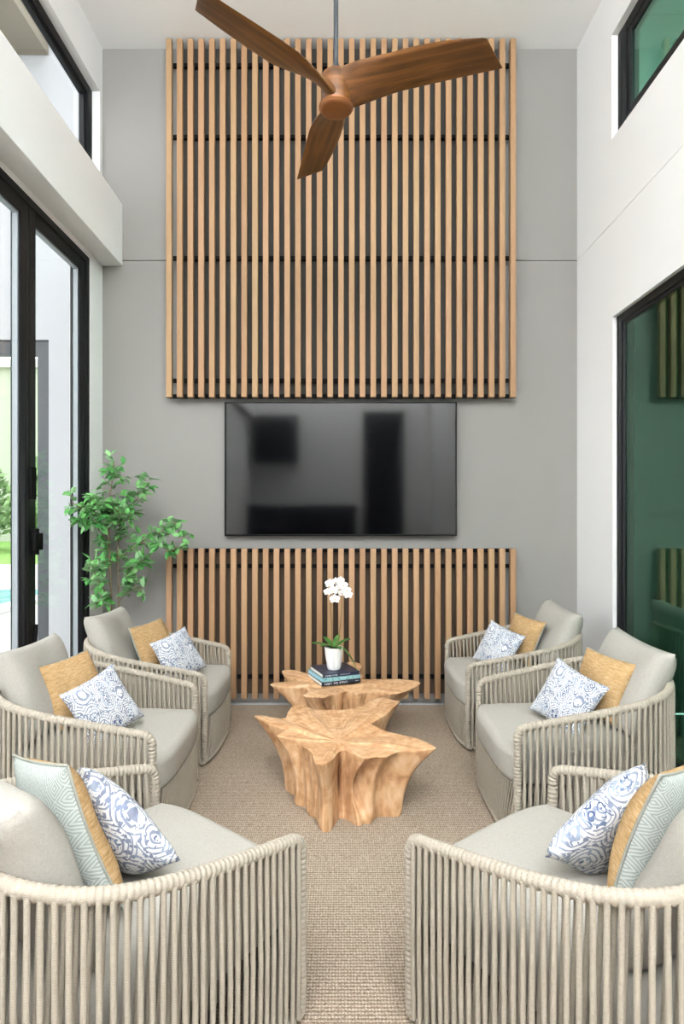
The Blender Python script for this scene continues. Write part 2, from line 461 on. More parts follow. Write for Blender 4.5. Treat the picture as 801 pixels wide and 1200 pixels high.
m_leaf_far = M('hedge_leaf', .8, .2); m_leaf_far.color(m_leaf_far.ramp(m_leaf_far.noise(2.5, 4), [(.3, '#4f7440'), (.7, '#9db884')])); m_leaf_far = m_leaf_far.m
def hedge(x, y, h, r, label):
    t = empty('garden_tree', (x, y, -.05)); mb = MB(); rg = random.Random(int(x * 13 + y))
    for i in range(1500):
        u = rg.uniform(0, 2 * PI); zz = rg.uniform(.12, 1); k = r * math.sin(PI * min(1, zz * .9 + .08)) ** .5 * rg.uniform(.55, 1)
        c = Vector((k * math.cos(u), k * math.sin(u), zz * h)); d = Vector((rg.gauss(0, 1), rg.gauss(0, 1), rg.gauss(0, 1))).normalized()
        e = d.orthogonal().normalized(); s_ = rg.uniform(.12, .26); q = d.cross(e)
        b = len(mb.v); mb.v += [tuple(c + e * s_), tuple(c + q * s_ * .6), tuple(c - e * s_), tuple(c - q * s_ * .6)]; mb.face((b, b + 1, b + 2, b + 3))
    mb.build('foliage', m_leaf_far, t, smooth=0)
    MB().tube([(0, 0, 0), (.05, 0, h * .4), (0, .05, h * .8)], [.14, .1, .05], 8).build('trunk', plain('bark', '#6b5a48', .9), t)
    tag(t, label, 'tree', 'garden trees beyond the pool')
hedge(-17.5, 28, 4.6, 1.9, 'green garden tree beyond the pool, at left edge of the left glass door')
hedge(-13.3, 27, 4.2, 1.7, 'green garden tree beyond the pool, nearest the dark door frame outside')
nb = empty('neighbour_house', (-18, 38, -.05))
BX(-16, 12, 0, 8, 0, 11).build('house_wall', plain('pale_render', '#a9ad9d', .9, nscale=1), nb, smooth=0)
BX(-16.4, 12.4, -.4, 8.4, 11, 11.5).build('roof_slab', m_deck, nb, smooth=0)
tag(nb, 'pale cream house far beyond the lawn and trees outside the left door', 'house')

# ------------------------------------------------------------------ rug
tag(BX(-1.93, 1.92, -2.2, 4.91, -.01, 0).build('area_rug', m_rug, smooth=0, bevel=.003),
    'large beige woven rug covering the floor under all the furniture', 'rug')

# ------------------------------------------------------------------ slatted wall panels
def slat_panel(z0, z1, rails, label, flip):
    t = empty('slatted_wall_panel', (0, 4.90, z0)); H = z1 - z0
    me = BX(-.0225, .0225, -.022, .024, 0, H).mesh('slat', m_slat, 30, .0025)
    for i in range(33): put('slat', me, t, (-1.411 + .0879 * i, 0, 0))
    for z in rails: BX(-1.42, 1.415, .0245, .048, z - z0 - .016, z - z0 + .016).build('rail', m_blackrail, t, smooth=0)
    BX(-1.335, 1.325, .062, .0985, .02, H - .02).build('backing_board', flip, t, smooth=0)
    for z in rails:
        sp = MB()
        for x in (-1.2, 0, 1.2): sp.box(x - .02, x + .02, .0481, .0615, z - z0 - .014, z - z0 + .014)
        sp.build('spacer', m_blackrail, t, smooth=0)
    tag(t, label, 'wall panel', 'slatted timber wall panels')
slat_panel(2.525, 5.452, [5.27, 4.68, 3.68, 2.67, 2.54], 'tall vertical timber slat panel on the grey wall above the television', m_back_up)
m_back_lo = plain('brown_backing', '#57493d', .9, .2, nscale=2)
slat_panel(.058, 1.285, [1.268, 1.14, .226], 'low vertical timber slat panel on the grey wall below the television', m_back_lo)

# ------------------------------------------------------------------ television
tv = empty('television', (-.007, 4.955, 1.388))
BX(-.956, .956, -.022, .014, 0, 1.102).build('housing', m_black, tv, bevel=.004)
sm = M('screen_glass', .07, .6); sm.color('#050507')
BX(-.946, .946, -.0245, -.0222, .014, 1.094).build('screen', sm.m, tv, smooth=0)
bz = MB(); frame = [(-.958, -.946, 0, 1.104), (.946, .958, 0, 1.104), (-.946, .946, 0, .012), (-.946, .946, 1.094, 1.104)]
for a, b, c, d in frame: bz.box(a, b, -.028, -.0225, c, d)
bz.build('bezel', m_black, tv, bevel=.0015)
BX(-.3, .3, .0142, .0445, .3, .8).build('wall_bracket', m_darkmetal, tv)
tag(tv, 'large black flat television mounted on the grey wall between two slat panels', 'television')

# ------------------------------------------------------------------ ceiling fan
FZ = 1.55 + 2.18
fan = empty('ceiling_fan', (-.03, 3.2, FZ))
hb = MB(); hb.lathe([(0, .012), (.080, .012), (.083, .02), (.080, .06), (.08, .11), (.081, .15), (.076, .176), (.058, .192), (.02, .2), (0, .2)], 40)
hb.build('motor_hub', m_fan, fan, 60)
cp_ = MB(); cp_.lathe([(0, -.012), (.07, -.010), (.084, -.004), (.089, .004), (.0885, .016), (.08, .02), (0, .02)], 40); cpo = cp_.build('bottom_cap', m_copper, fan, 50)
MB().lathe([(.089, .003), (.0925, .006), (.0925, .014), (.089, .017)], 40).build('cap_ring', m_copper, cpo)
rod = MB(); rod.tube([(0, 0, .2), (0, 0, ZC - FZ - .05)], .0125, 16); rod.build('downrod', m_darkmetal, fan)
MB().lathe([(.034, .195), (.028, .215), (.016, .24), (.0126, .26)], 24).build('rod_collar', m_darkmetal, fan)
MB().lathe([(.014, ZC - FZ - .09), (.05, ZC - FZ - .075), (.065, ZC - FZ - .02), (.066, ZC - FZ)], 28).build('canopy', m_darkmetal, fan)
def blade():
    mb = MB(); rings = []; NS = 34; NC = 20
    for i in range(NS):
        u = i / (NS - 1); r = .0 + u * .825
        pitch = math.radians(-15 - 50 * (1 - min(1, u / .42)) ** 1.5)
        ch = .165 + .045 * math.sin(PI * min(1, u * 1.05)) + .012 * u
        ch *= 1 + .10 * max(0, 1 - u / .25)
        th = .034 * (1 - u) ** 1.3 + .011 + .05 * max(0, 1 - u / .2) ** 2
        endf = 1.0
        ring = []
        for k in range(NC):
            a = 2 * PI * k / NC
            s_ = math.cos(a); n_ = math.sin(a)
            t_ = s_ * ch / 2; q = (abs(n_) ** .8) * (1 if n_ >= 0 else -1) * th / 2
            rr = r + (.035 * s_ * u ** 6)
            if u > .97: q *= max(.15, 1 - (u - .97) / .03 * .8); t_ *= 1 - .05 * (u - .97) / .03
            tt = t_ * math.cos(pitch) - q * math.sin(pitch); zz = t_ * math.sin(pitch) + q * math.cos(pitch)
            cz = .098 + .012 * math.sin(u * PI) + .01 * u
            ring.append((rr, tt - .02 * math.sin(u * PI * .9), zz + cz))
        rings.append(ring)
    mb.rings(rings); return mb.mesh('blade', m_fan, 50)
bme = blade()
for a in (343.0, 223.0, 103.2):
    o = put('blade', bme, fan); o.rotation_euler = (0, 0, math.radians(a))
tag(fan, 'three-blade brown wooden ceiling fan on a dark downrod', 'ceiling fan')

# ------------------------------------------------------------------ armchairs
def plan_path(n=200, inset=0.0):
    """U-shaped plan of the arm rail, front (-y) -> back -> front (+y)"""
    pts = []
    a, b, e = .35 - inset, .425 - inset, 2.5
    x0 = -.10
    for i in range(40):
        u = i / 39; pts.append((.38 + (x0 - .38) * u, -(.395 - inset + .03 * math.sin(u * PI / 2))))
    for i in range(1, 80):
        th = PI * i / 80; c, s_ = math.cos(th), math.sin(th)
        pts.append((x0 - a * abs(s_) ** (2 / e), -b * (1 if c >= 0 else -1) * abs(c) ** (2 / e)))
    for i in range(40):
        u = 1 - i / 39; pts.append((.38 + (x0 - .38) * u, (.395 - inset + .03 * math.sin(u * PI / 2))))
    return pts
def resample(pts, ds):
    pts = [Vector(p) for p in pts]; out = [pts[0]]; acc = 0
    L = [0]
    for i in range(1, len(pts)): L.append(L[-1] + (pts[i] - pts[i - 1]).length)
    n = max(2, int(round(L[-1] / ds))); j = 0
    for k in range(1, n):
        t = L[-1] * k / n
        while L[j + 1] < t: j += 1
        f = (t - L[j]) / max(1e-9, L[j + 1] - L[j]); out.append(pts[j].lerp(pts[j + 1], f))
    out.append(pts[-1]); return out
def zr(x): return .560 + .205 * (.38 - x) + .02 * max(0., -.05 - x)
def wrapped(mb, pts, r=.0155, amp=.003, pitch=.0165, n=10):
    p = resample(pts, .0028)
    rad = [r + amp * abs(math.sin(PI * i * .0028 / pitch)) for i in range(len(p))]
    mb.tube(p, rad, n)

def make_chair():
    root = empty('rope_armchair')
    U = plan_path()
    U3 = [Vector((x, y, zr(x))) for x, y in U]
    # arm rail with rounded front corners running into the posts
    rail = [Vector((.38, U3[0].y, zr(.38) - .06)), Vector((.379, U3[0].y, zr(.38) - .03)), Vector((.368, U3[0].y, zr(.38) - .008)), Vector((.345, U3[0].y - .003, zr(.345) + .0))]
    body = [p for p in U3 if p.x < .335]
    tail = [Vector((p.x, -p.y, p.z)) for p in reversed(rail)]
    mb = MB(); wrapped(mb, rail + body + tail, .0178, .003); mb.build('arm_rail', m_rope, root, 70)
    for s_ in (-1, 1):
        mb = MB(); wrapped(mb, [(.38, s_ * .395, zr(.38) - .062), (.38, s_ * .395, .05), (.376, s_ * .395, .028), (.355, s_ * .397, .0195)], .0165, .003)
        mb.build('front_post', m_rope, root, 70)
    # woven rope panels: outer ropes and an inner return layer, one panel per side
    P = resample([Vector((p.x, p.y, 0)) for p in U3], .0285)
    def panel(sel, name):
        mb = MB()
        for k in range(1, len(P) - 1):
            p = P[k]
            if not sel(p): continue
            t = (P[k + 1] - P[k - 1]).normalized(); nr = Vector((t.y, -t.x, 0))
            cen = Vector((-.05, 0, 0)) - p
            if nr.dot(cen) > 0: nr = -nr
            z1 = zr(p.x); j = rnd.uniform(-.003, .003)
            mb.tube([p + nr * .014 + Vector((0, 0, z1 - .004)), p + nr * .016 + t * j + Vector((0, 0, z1 * .5)), p + nr * .012 + t * j + Vector((0, 0, .026))], .0078, 8)
            q = p + t * .0142
            mb.tube([q - nr * .010 + Vector((0, 0, z1 - .006)), q - nr * .012 + t * .013 + Vector((0, 0, z1 * .5)), q - nr * .010 + t * .030 + Vector((0, 0, .026))], .0068, 8)
        mb.build(name, m_rope, root, 60)
    panel(lambda p: p.y < 0 and p.x > -.18, 'side_ropes')
    panel(lambda p: p.y > 0 and p.x > -.18, 'side_ropes')
    panel(lambda p: p.x <= -.18, 'back_ropes')
    # bottom rail (sides and back) and the curved front
    mb = MB(); mb.tube(resample([Vector((p.x, p.y, .022)) for p in U3 if p.x < .352], .02), .015, 8); mb.build('bottom_rail', m_rope, root, 60)
    def fx(y): return .375 + .045 * (1 - (abs(y) / .395) ** 3.5)
    mb = MB()
    n = 36
    for i in range(n + 1):
        y = -.372 + .744 * i / n + rnd.uniform(-.002, .002)
        for lay, sl in ((0, .07), (1, .03)):
            ys = y + lay * .009
            y1 = max(-.376, min(.376, ys + sl)); ys = min(ys, .374)
            ym = (ys + y1) / 2
            mb.tube([(fx(ys) - .011 * lay, ys, .03), (fx(ym) + .002 - .012 * lay, ym, .15), (fx(y1) - .011 * lay, y1, .285)], .0046, 6)
    mb.build('front_skirt', m_rope, root, 60)
    mb = MB(); mb.tube([(fx(-.375 + .75 * i / 30), -.375 + .75 * i / 30, .022) for i in range(31)], .012, 8); mb.build('front_rail', m_rope, root, 60)
    # seat deck (dark board under the cushion, seen between the ropes)
    def outline(inset, bulge, fr, ex=3.0):
        pts = [p for p in plan_path(inset=inset) if p[0] < fr]
        pts = [Vector((x, y, 0)) for x, y in pts]
        yy = abs(pts[0].y); fp = [Vector((fr + bulge * (1 - (abs(y) / yy) ** ex), y, 0)) for y in [yy - 2 * yy * i / 24 for i in range(25)]]
        loop = pts + fp + [pts[0]]
        return resample(loop, .03)[:-1]
    o = outline(.03, .03, .36); mb = MB()
    mb.rings([[p + Vector((0, 0, z)) for p in o] for z in (.245, .272)]); mb.build('seat_deck', plain('seat_deck', '#6e675b', .9), root)
    # swivel base
    mb = MB(); mb.lathe([(0, 0), (.26, 0), (.27, .012), (.26, .024), (.06, .03), (.05, .05), (.05, .244), (0, .244)], 40); mb.build('swivel_base', m_darkmetal, root)
    # seat cushion
    o = outline(.032, .05, .387, 4.5); C = Vector((0, 0, 0))
    for p in o: C += p
    C /= len(o)
    def ins(d, z):
        out = []
        for i, p in enumerate(o):
            t = (o[(i + 1) % len(o)] - o[i - 1]).normalized(); nr = Vector((t.y, -t.x, 0))
            if nr.dot(C - p) < 0: nr = -nr
            q = p + nr * d; out.append(Vector((q.x, q.y, z)))
        return out
    R = []
    for k in range(7):
        a = PI / 2 * k / 6; R.append(ins(.04 * (1 - math.sin(a)) + .006, .274 + .04 * (1 - math.cos(a))))
    for k in range(9):
        a = PI / 2 * k / 8; R.append(ins(.055 * (1 - math.cos(a)), .405 + .045 * math.sin(a)))
    top = R[-1]
    for sc, dz in ((.85, .008), (.6, .016), (.3, .02)):
        R.append([Vector((C.x + (p.x - C.x) * sc, C.y + (p.y - C.y) * sc, .45 + dz)) for p in top])
    MB().rings(R).build('seat_cushion', m_linen, root, 80)
    return root

def pillow_mesh(name, w, h, th, mats, seed=0, pinch=.07, flat=.42, N=26, ee=4):
    rg = random.Random(seed); mb = MB()
    ph = [rg.uniform(0, 6.28) for _ in range(6)]
    def pt(i, j, side):
        u = -1 + 2 * i / N; v = -1 + 2 * j / N
        px = u * (1 - pinch * (1 - v * v)) * w / 2; pz = v * (1 - pinch * (1 - u * u)) * h / 2
        k = max(0, (1 - abs(u) ** ee) * (1 - abs(v) ** ee)) ** flat
        d = th / 2 * k * (1 + .07 * math.sin(3 * u + ph[0]) * math.sin(2.5 * v + ph[1]) - .05 * v)
        # soft creases running in from the corners
        d += k * th * .025 * math.sin(9 * (u * v) + ph[2]) * (u * u + v * v) * .5
        edge = .012 * math.sin(2.2 * u + ph[3]) * math.sin(2 * v + ph[4])
        return (px, side * d + edge, pz)
    for side, mi in ((-1, 0), (1, 1 if len(mats) > 1 else 0)):
        b = len(mb.v)
        for j in range(N + 1):
            for i in range(N + 1): mb.v.append(pt(i, j, side))
        for j in range(N):
            for i in range(N):
                a = b + j * (N + 1) + i
                f = (a, a + 1, a + N + 2, a + N + 1)
                mb.face(f if side < 0 else f[::-1], mi)
    me = mb.mesh(name, list(mats), 75)
    edge = [pt(i, 0, 1) for i in range(N)] + [pt(N, j, 1) for j in range(N)] + [pt(i, N, 1) for i in range(N, 0, -1)] + [pt(0, j, 1) for j in range(N, 0, -1)]
    cb = MB(); e2 = [Vector(p) for p in edge] + [Vector(edge[0])]
    cb.tube(e2, .0042, 6, caps=False)
    return me, cb.mesh(name + '_piping', m_piping, 60)
def rot_of(nrm, tilt, roll):
    a = math.atan2(nrm[0], -nrm[1])
    return (Matrix.Rotation(a, 4, 'Z') @ Matrix.Rotation(-math.radians(tilt), 4, 'X') @ Matrix.Rotation(math.radians(roll), 4, 'Y')).to_euler()

chair0 = make_chair()
bc_me, bc_pp = pillow_mesh('back_cushion', .62, .47, .17, [m_linen], 3, .07, .42)
bc = put('back_cushion', bc_me, chair0, (-.315, 0, .68)); bc.rotation_euler = rot_of((1, 0), 22, 2)
LR = (.64, .768); RR = (-.63, .775)
CH = [  # front centre, facing, label
    ((-.85, 4.10), (1, 0), 'woven rope armchair at the left beside the potted tree and slatted wall', 0),
    ((-.85, 3.08), (1, 0), 'woven rope armchair in the middle of the left row, in front of the glass door', 3),
    ((-.43, 2.095), LR, 'woven rope armchair nearest the viewer at lower left, its rope back turned to us', -2),
    ((.835, 4.34), (-1, 0), 'woven rope armchair at the right, nearest the slatted wall', 2),
    ((.82, 3.18), (-1, 0), 'woven rope armchair in the middle of the right row, beside the green glass', -3),
    ((.52, 2.09), RR, 'woven rope armchair nearest the viewer at lower right, its rope back turned to us', 1)]
first = True
for F, d, lab, ro in CH:
    o = chair0 if first else copy_tree(chair0); first = False
    L_ = math.hypot(*d); d = (d[0] / L_, d[1] / L_)
    o.location = (F[0] - .38 * d[0], F[1] - .38 * d[1], 0); o.rotation_euler = (0, 0, math.atan2(d[1], d[0]))
    tag(o, lab, 'armchair', 'rope armchairs around the coffee tables')

# throw pillows
st = pillow_mesh('straw_pillow', .43, .43, .16, [m_straw, m_diam], 5, .06, .5, ee=2.4)
pa = pillow_mesh('paisley_pillow', .42, .42, .15, [m_pais], 9, .08, .5, ee=2.4)
def pillow(kind, loc, nrm, tilt, roll, label, sc=1.0):
    me, pp = st if kind == 's' else pa
    o = put('straw_pillow' if kind == 's' else 'paisley_pillow', me, None, loc); o.rotation_euler = rot_of(nrm, tilt, roll); o.scale = (sc, sc, sc)
    if kind == 's': put('piping', pp, o)
    tag(o, label, 'pillow', 'mustard and grey throw pillows' if kind == 's' else 'blue paisley throw pillows')
pillow('s', (-1.30, 4.14, .655), (1, -.45), 22, -4, 'mustard straw pillow on the left armchair beside the potted tree', .78)
pillow('p', (-1.10, 4.03, .610), (.8, -.65), 24, -14, 'blue paisley pillow on the left armchair beside the potted tree', .76)
pillow('s', (-1.39, 3.10, .655), (1, -.45), 22, -4, 'mustard straw pillow on the left middle armchair in front of the glass door', .78)
pillow('p', (-1.185, 2.97, .605), (.8, -.65), 24, -18, 'blue paisley pillow on the left middle armchair in front of the glass door', .76)
pillow('s', (-.785, 1.70, .665), (.66, .75), 16, 12, 'pillow with light blue diamond back and mustard front on the lower left armchair', .98)
pillow('p', (-.70, 1.80, .62), (.5, .87), 30, 35, 'blue paisley pillow leaning on the lower left armchair nearest the viewer', .93)
pillow('s', (1.32, 4.36, .655), (-1, -.45), 22, 4, 'mustard straw pillow on the right armchair nearest the slatted wall', .78)
pillow('p', (1.12, 4.28, .610), (-.8, -.65), 24, 14, 'blue paisley pillow on the right armchair nearest the slatted wall', .76)
pillow('s', (1.37, 3.16, .655), (-1, -.45), 22, 4, 'mustard straw pillow on the right middle armchair beside the green glass', .78)
pillow('p', (1.17, 3.10, .605), (-.8, -.65), 24, 18, 'blue paisley pillow on the right middle armchair beside the green glass', .76)
pillow('s', (.925, 1.70, .655), (-.58, .8), 16, -8, 'pillow with grey diamond back and mustard front on the lower right armchair', .98)
pillow('p', (.82, 1.82, .62), (-.55, .83), 28, -35, 'blue paisley pillow leaning on the lower right armchair nearest the viewer', .93)

# ------------------------------------------------------------------ teak root coffee tables
def root_table(name, poly_px, h, C, base_mean, label, lifts=(), caves=(), seed=1, flute=.42, pw=2.6):
    pts = []
    for x, y in poly_px:
        u = 280 + x / 3.204; v = 660 + y / 3.204
        Y = (1.55 - h) * 700 / (v - 605); pts.append(((u - 400) * Y / 700 - C[0], Y - C[1]))
    N = 360; rt = []
    for i in range(N):
        a = 2 * PI * i / N; dx, dy = math.cos(a), math.sin(a); best = 0.05
        for k in range(len(pts)):
            (x1, y1), (x2, y2) = pts[k], pts[(k + 1) % len(pts)]
            ex, ey = x2 - x1, y2 - y1; den = dx * ey - dy * ex
            if abs(den) < 1e-9: continue
            t = (x1 * ey - y1 * ex) / den; s_ = (x1 * dy - y1 * dx) / den
            if t > 0 and -1e-6 <= s_ <= 1 + 1e-6: best = max(best, t)
        rt.append(best)
    def smooth(r, k): return [sum(r[(i + j) % N] for j in range(-k, k + 1)) / (2 * k + 1) for i in range(N)]
    rt = smooth(smooth(rt, 2), 1)
    ws = smooth(smooth(rt, 28), 20); m0 = sum(ws) / N
    rb = [base_mean * (.35 + .65 * ws[i] / m0) + flute * max(-.12, min(.16, rt[i] - ws[i])) for i in range(N)]
    rb = smooth(rb, 3)
    rg = random.Random(seed); fl = [rg.uniform(0, 6.28) for _ in range(4)]
    def top_z(x, y, e=0):
        z = h + .005 * math.sin(17 * x + fl[0]) * math.sin(14 * y + fl[1])
        a_ = math.atan2(y, x) % (2 * PI); i_ = int(a_ / (2 * PI) * N) % N; q_ = min(1, math.hypot(x, y) / max(.05, rt[i_]))
        z += max(-.02, min(.012, .10 * (rt[i_] - ws[i_]))) * math.sin(PI * min(1, q_ * 1.0)) ** 2 + .012 * q_ ** 6 * max(0, min(1, (rt[i_] - ws[i_]) * 10))
        z += .0016 * math.sin(a_ * 13 + fl[2] + 6 * q_) * q_ * math.sin(PI * q_)
        for lx, ly, rr, dz in lifts: z += dz * math.exp(-((x - lx) ** 2 + (y - ly) ** 2) / rr ** 2)
        return z
    rings = []; NZ = 30
    for j in range(NZ + 1):
        t = j / NZ; ring = []
        for i in range(N):
            a = 2 * PI * i / N
            k = t ** pw
            r = rb[i] + (rt[i] - rb[i]) * k
            r += .012 * math.sin(PI * t) * math.sin(9 * a + fl[2] + 1.5 * t)
            for ca, cw, cd, ct in caves:
                da = (math.degrees(a) - ca + 180) % 360 - 180
                r -= cd * math.exp(-(da / cw) ** 2) * math.exp(-((t - ct) / .33) ** 2)
            if t < .06: r -= .006 * (1 - t / .06)
            x, y = r * math.cos(a), r * math.sin(a)
            ring.append((x, y, t * (top_z(x, y) - .006)))
        rings.append(ring)
    for d in (.003, .008):
        rings.append([((rt[i] - d) * math.cos(2 * PI * i / N), (rt[i] - d) * math.sin(2 * PI * i / N), 0) for i in range(N)])
    for s_ in (.93, .85, .75, .64, .52, .4, .28, .16, .07):
        rings.append([((rt[i] * s_ + (1 - s_) * .0) * math.cos(2 * PI * i / N), rt[i] * s_ * math.sin(2 * PI * i / N), 0) for i in range(N)])
    for q in range(NZ + 1, len(rings)):
        e = 0 if q > NZ + 1 else -.003
        rings[q] = [(x, y, top_z(x, y) + e - .006 * math.exp(-((x * x + y * y) / .03))) for x, y, z in rings[q]]
    mb = MB(); mb.rings(rings)
    o = mb.build(name, m_teak, None, 75, loc=(C[0], C[1], 0))
    return tag(o, label, 'coffee table', 'teak root coffee tables')
front_poly = [(35, 585), (70, 577), (130, 580), (180, 578), (178, 566), (200, 540), (235, 530), (275, 545), (330, 550), (390, 552), (450, 540), (510, 520), (530, 507), (548, 503), (565, 515), (600, 521), (630, 527),
              (600, 540), (550, 556), (500, 575), (458, 594), (500, 605), (560, 630), (640, 655), (675, 660), (715, 682), (752, 708), (700, 708), (640, 692), (590, 705), (545, 732), (505, 730), (480, 742), (440, 722), (400, 695), (372, 703), (356, 725), (345, 752), (312, 762), (285, 757), (278, 730), (268, 703), (245, 690), (235, 684), (238, 668), (215, 656), (175, 652), (138, 655), (148, 640), (188, 612), (120, 600)]
root_table('root_coffee_table', front_poly, .36, (-.02, 3.17), .25, 'pale teak root coffee table nearest the viewer, with an empty star-shaped top',
           caves=((273, 9, .13, .5), (306, 8, .15, .55), (232, 6, .03, .5)), seed=4, flute=.65, pw=2.9)
rear_poly = [(110, 462), (130, 452), (185, 447), (235, 440), (200, 432), (170, 428), (158, 405), (200, 402), (250, 414), (300, 418), (360, 412), (392, 395), (400, 372), (458, 378), (462, 398), (440, 415), (470, 420), (460, 432), (520, 435), (600, 437), (660, 442), (684, 452), (665, 468), (610, 486), (530, 490), (500, 480), (440, 492), (410, 476), (350, 492), (320, 512), (280, 500), (235, 497), (262, 480), (245, 463), (180, 467)]
root_table('root_coffee_table', rear_poly, .36, (-.03, 4.2), .24, 'teak root coffee table by the slatted wall carrying the books and orchid',
           lifts=(), caves=((250, 9, .05, .6), (290, 9, .05, .6)), seed=8, flute=.4)

# ------------------------------------------------------------------ books
m_page = plain('paper_edge', '#eceae4', .9, nscale=40)
def book(z, h, wd, dp, rz, loc, cov, spine, page, mark, label):
    b = empty('coffee_table_book', (loc[0], loc[1], z), rz)
    t = .0025
    c = MB(); c.box(-wd / 2, wd / 2, 0, dp, 0, t); c.box(-wd / 2, wd / 2, 0, dp, h - t, h); c.box(-wd / 2, wd / 2, 0, t, t, h - t)
    c.build('cover', cov, b, bevel=.0008)
    BX(-wd / 2 + .003, wd / 2 - .003, t + .0004, dp - .004, t + .0002, h - t - .0002).build('page_block', page, b, smooth=0)
    if spine:
        BX(-wd / 2 + .001, wd / 2 - .001, -.0011, -.0001, t * .4, h - t * .4).build('spine_band', spine, b, smooth=0)
    if mark:
        x = -wd / 2 + .02; rg = random.Random(int(h * 1e4))
        for wlen, gap, hh in mark:
            xe = x + wlen; mk = MB()
            while x < xe:
                lw = rg.choice((.003, .004, .005)); mk.box(x, x + .0012, -.0018, -.0012, h / 2 - hh, h / 2 + hh); mk.box(x, x + lw, -.0018, -.0012, h / 2 + hh * rg.choice((-1, -.1, .75)), h / 2 + hh * 1.0 if rg.random() < .4 else h / 2 + hh * .25); x += lw + .0022
            x += gap
            mk.build('spine_lettering', m_letter, b, smooth=0)
    return tag(b, label, 'book', 'stacked books on the rear coffee table')
BA = math.atan2(.12, .278)
m_letter = plain('lettering', '#d5dbe0', .6)
m_navy = plain('navy_cover', '#262f44', .35, nscale=12); m_navy2 = plain('dark_navy_cover', '#1e2a38', .4, nscale=12)
def teal_m():
    m = M('teal_cover', .45); m.color(m.ramp(m.noise(38, 3), [(.35, '#5d97a0'), (.5, '#9cc6cb'), (.62, '#6f9f9f')])); return m.m
fl = (-.001, 4.225)
book(.3625, .026, .30, .29, BA, fl, m_navy2, None, m_page, [(.055, .012, .006), (.03, .01, .006), (.06, .06, .0075), (.03, .02, .003)], 'dark navy book at the bottom of the stack on the rear coffee table')
book(.3888, .026, .295, .285, BA + .02, (fl[0] + .003, fl[1] + .004), teal_m(), None, plain('blue_paper_edge', '#a9d3e4', .9), None, 'teal patterned book in the middle of the stack on the rear coffee table')
book(.4151, .026, .28, .27, BA - .02, (fl[0] - .001, fl[1] + .012), m_navy, None, m_page, [(.09, .02, .0045), (.07, .03, .003)], 'glossy navy book on top of the stack under the orchid pot')

# ------------------------------------------------------------------ orchid
m_pot = plain('white_ceramic', '#efeeec', .35, .5)
m_orleaf = M('orchid_leaf', .4, .5); m_orleaf.color(m_orleaf.ramp(m_orleaf.noise(20, 2), [(.3, '#2f5d23'), (.7, '#578a3d')])); m_orleaf = m_orleaf.m
m_stem = plain('orchid_stem', '#7a6a3f', .6); m_petal = plain('white_petal', '#f4f3f0', .6, .3)
m_pollen = plain('yellow_lip', '#d8b765', .6)
orc = empty('potted_orchid', (-.055, 4.34, .4418))
mb = MB(); rib = lambda a, z: 1 + (.018 * math.cos(22 * a) if .012 < z < .13 else 0)
mb.lathe([(0, 0), (.044, 0), (.047, .004), (.050, .02), (.056, .06), (.062, .1), (.0655, .132), (.067, .142), (.068, .158), (.064, .16), (.061, .15), (.058, .135), (0, .132)], 132, rfun=rib)
mb.build('pot', m_pot, orc, 50)
MB().lathe([(0, .1335), (.05, .1335), (.057, .136), (.05, .142), (.02, .147), (0, .148)], 24).build('soil', plain('bark_mix', '#4a3a2a', .95, nscale=30), orc)
def strap_leaf(mb, p0, az, L, w, rise, droop, n=12):
    d = Vector((math.cos(az), math.sin(az), 0)); s_ = Vector((-d.y, d.x, 0)); b = len(mb.v)
    for i in range(n + 1):
        t = i / n; c = Vector(p0) + d * L * t + Vector((0, 0, rise * t - droop * t * t))
        ww = w * (math.sin(PI * min(1, .12 + t * .88)) ** .6 if t < 1 else .02)
        mb.v += [tuple(c + s_ * ww + Vector((0, 0, .006))), tuple(c + Vector((0, 0, -.002))), tuple(c - s_ * ww + Vector((0, 0, .006)))]
        mb.v += [tuple(c + s_ * ww * .98 + Vector((0, 0, .004))), tuple(c + Vector((0, 0, -.0045))), tuple(c - s_ * ww * .98 + Vector((0, 0, .004)))]
    for i in range(n):
        a = b + i * 6
        mb.face((a, a + 6, a + 7, a + 1)); mb.face((a + 1, a + 7, a + 8, a + 2)); mb.face((a + 3, a + 4, a + 10, a + 9)); mb.face((a + 4, a + 5, a + 11, a + 10))
        mb.face((a, a + 3, a + 9, a + 6)); mb.face((a + 2, a + 8, a + 11, a + 5))
for az, L, wd, ri, dr in ((math.radians(178), .155, .02, .09, .05), (math.radians(-8), .165, .026, .09, .25), (math.radians(20), .12, .026, .12, .06), (math.radians(215), .11, .024, .09, .06),
                          (math.radians(140), .10, .024, .12, .05), (math.radians(-60), .09, .024, .08, .07), (math.radians(70), .1, .024, .12, .04)):
    mb = MB(); strap_leaf(mb, (.006 * math.cos(az), .006 * math.sin(az), .146), az, L, wd, ri, dr); mb.build('leaf', m_orleaf, orc, 60)
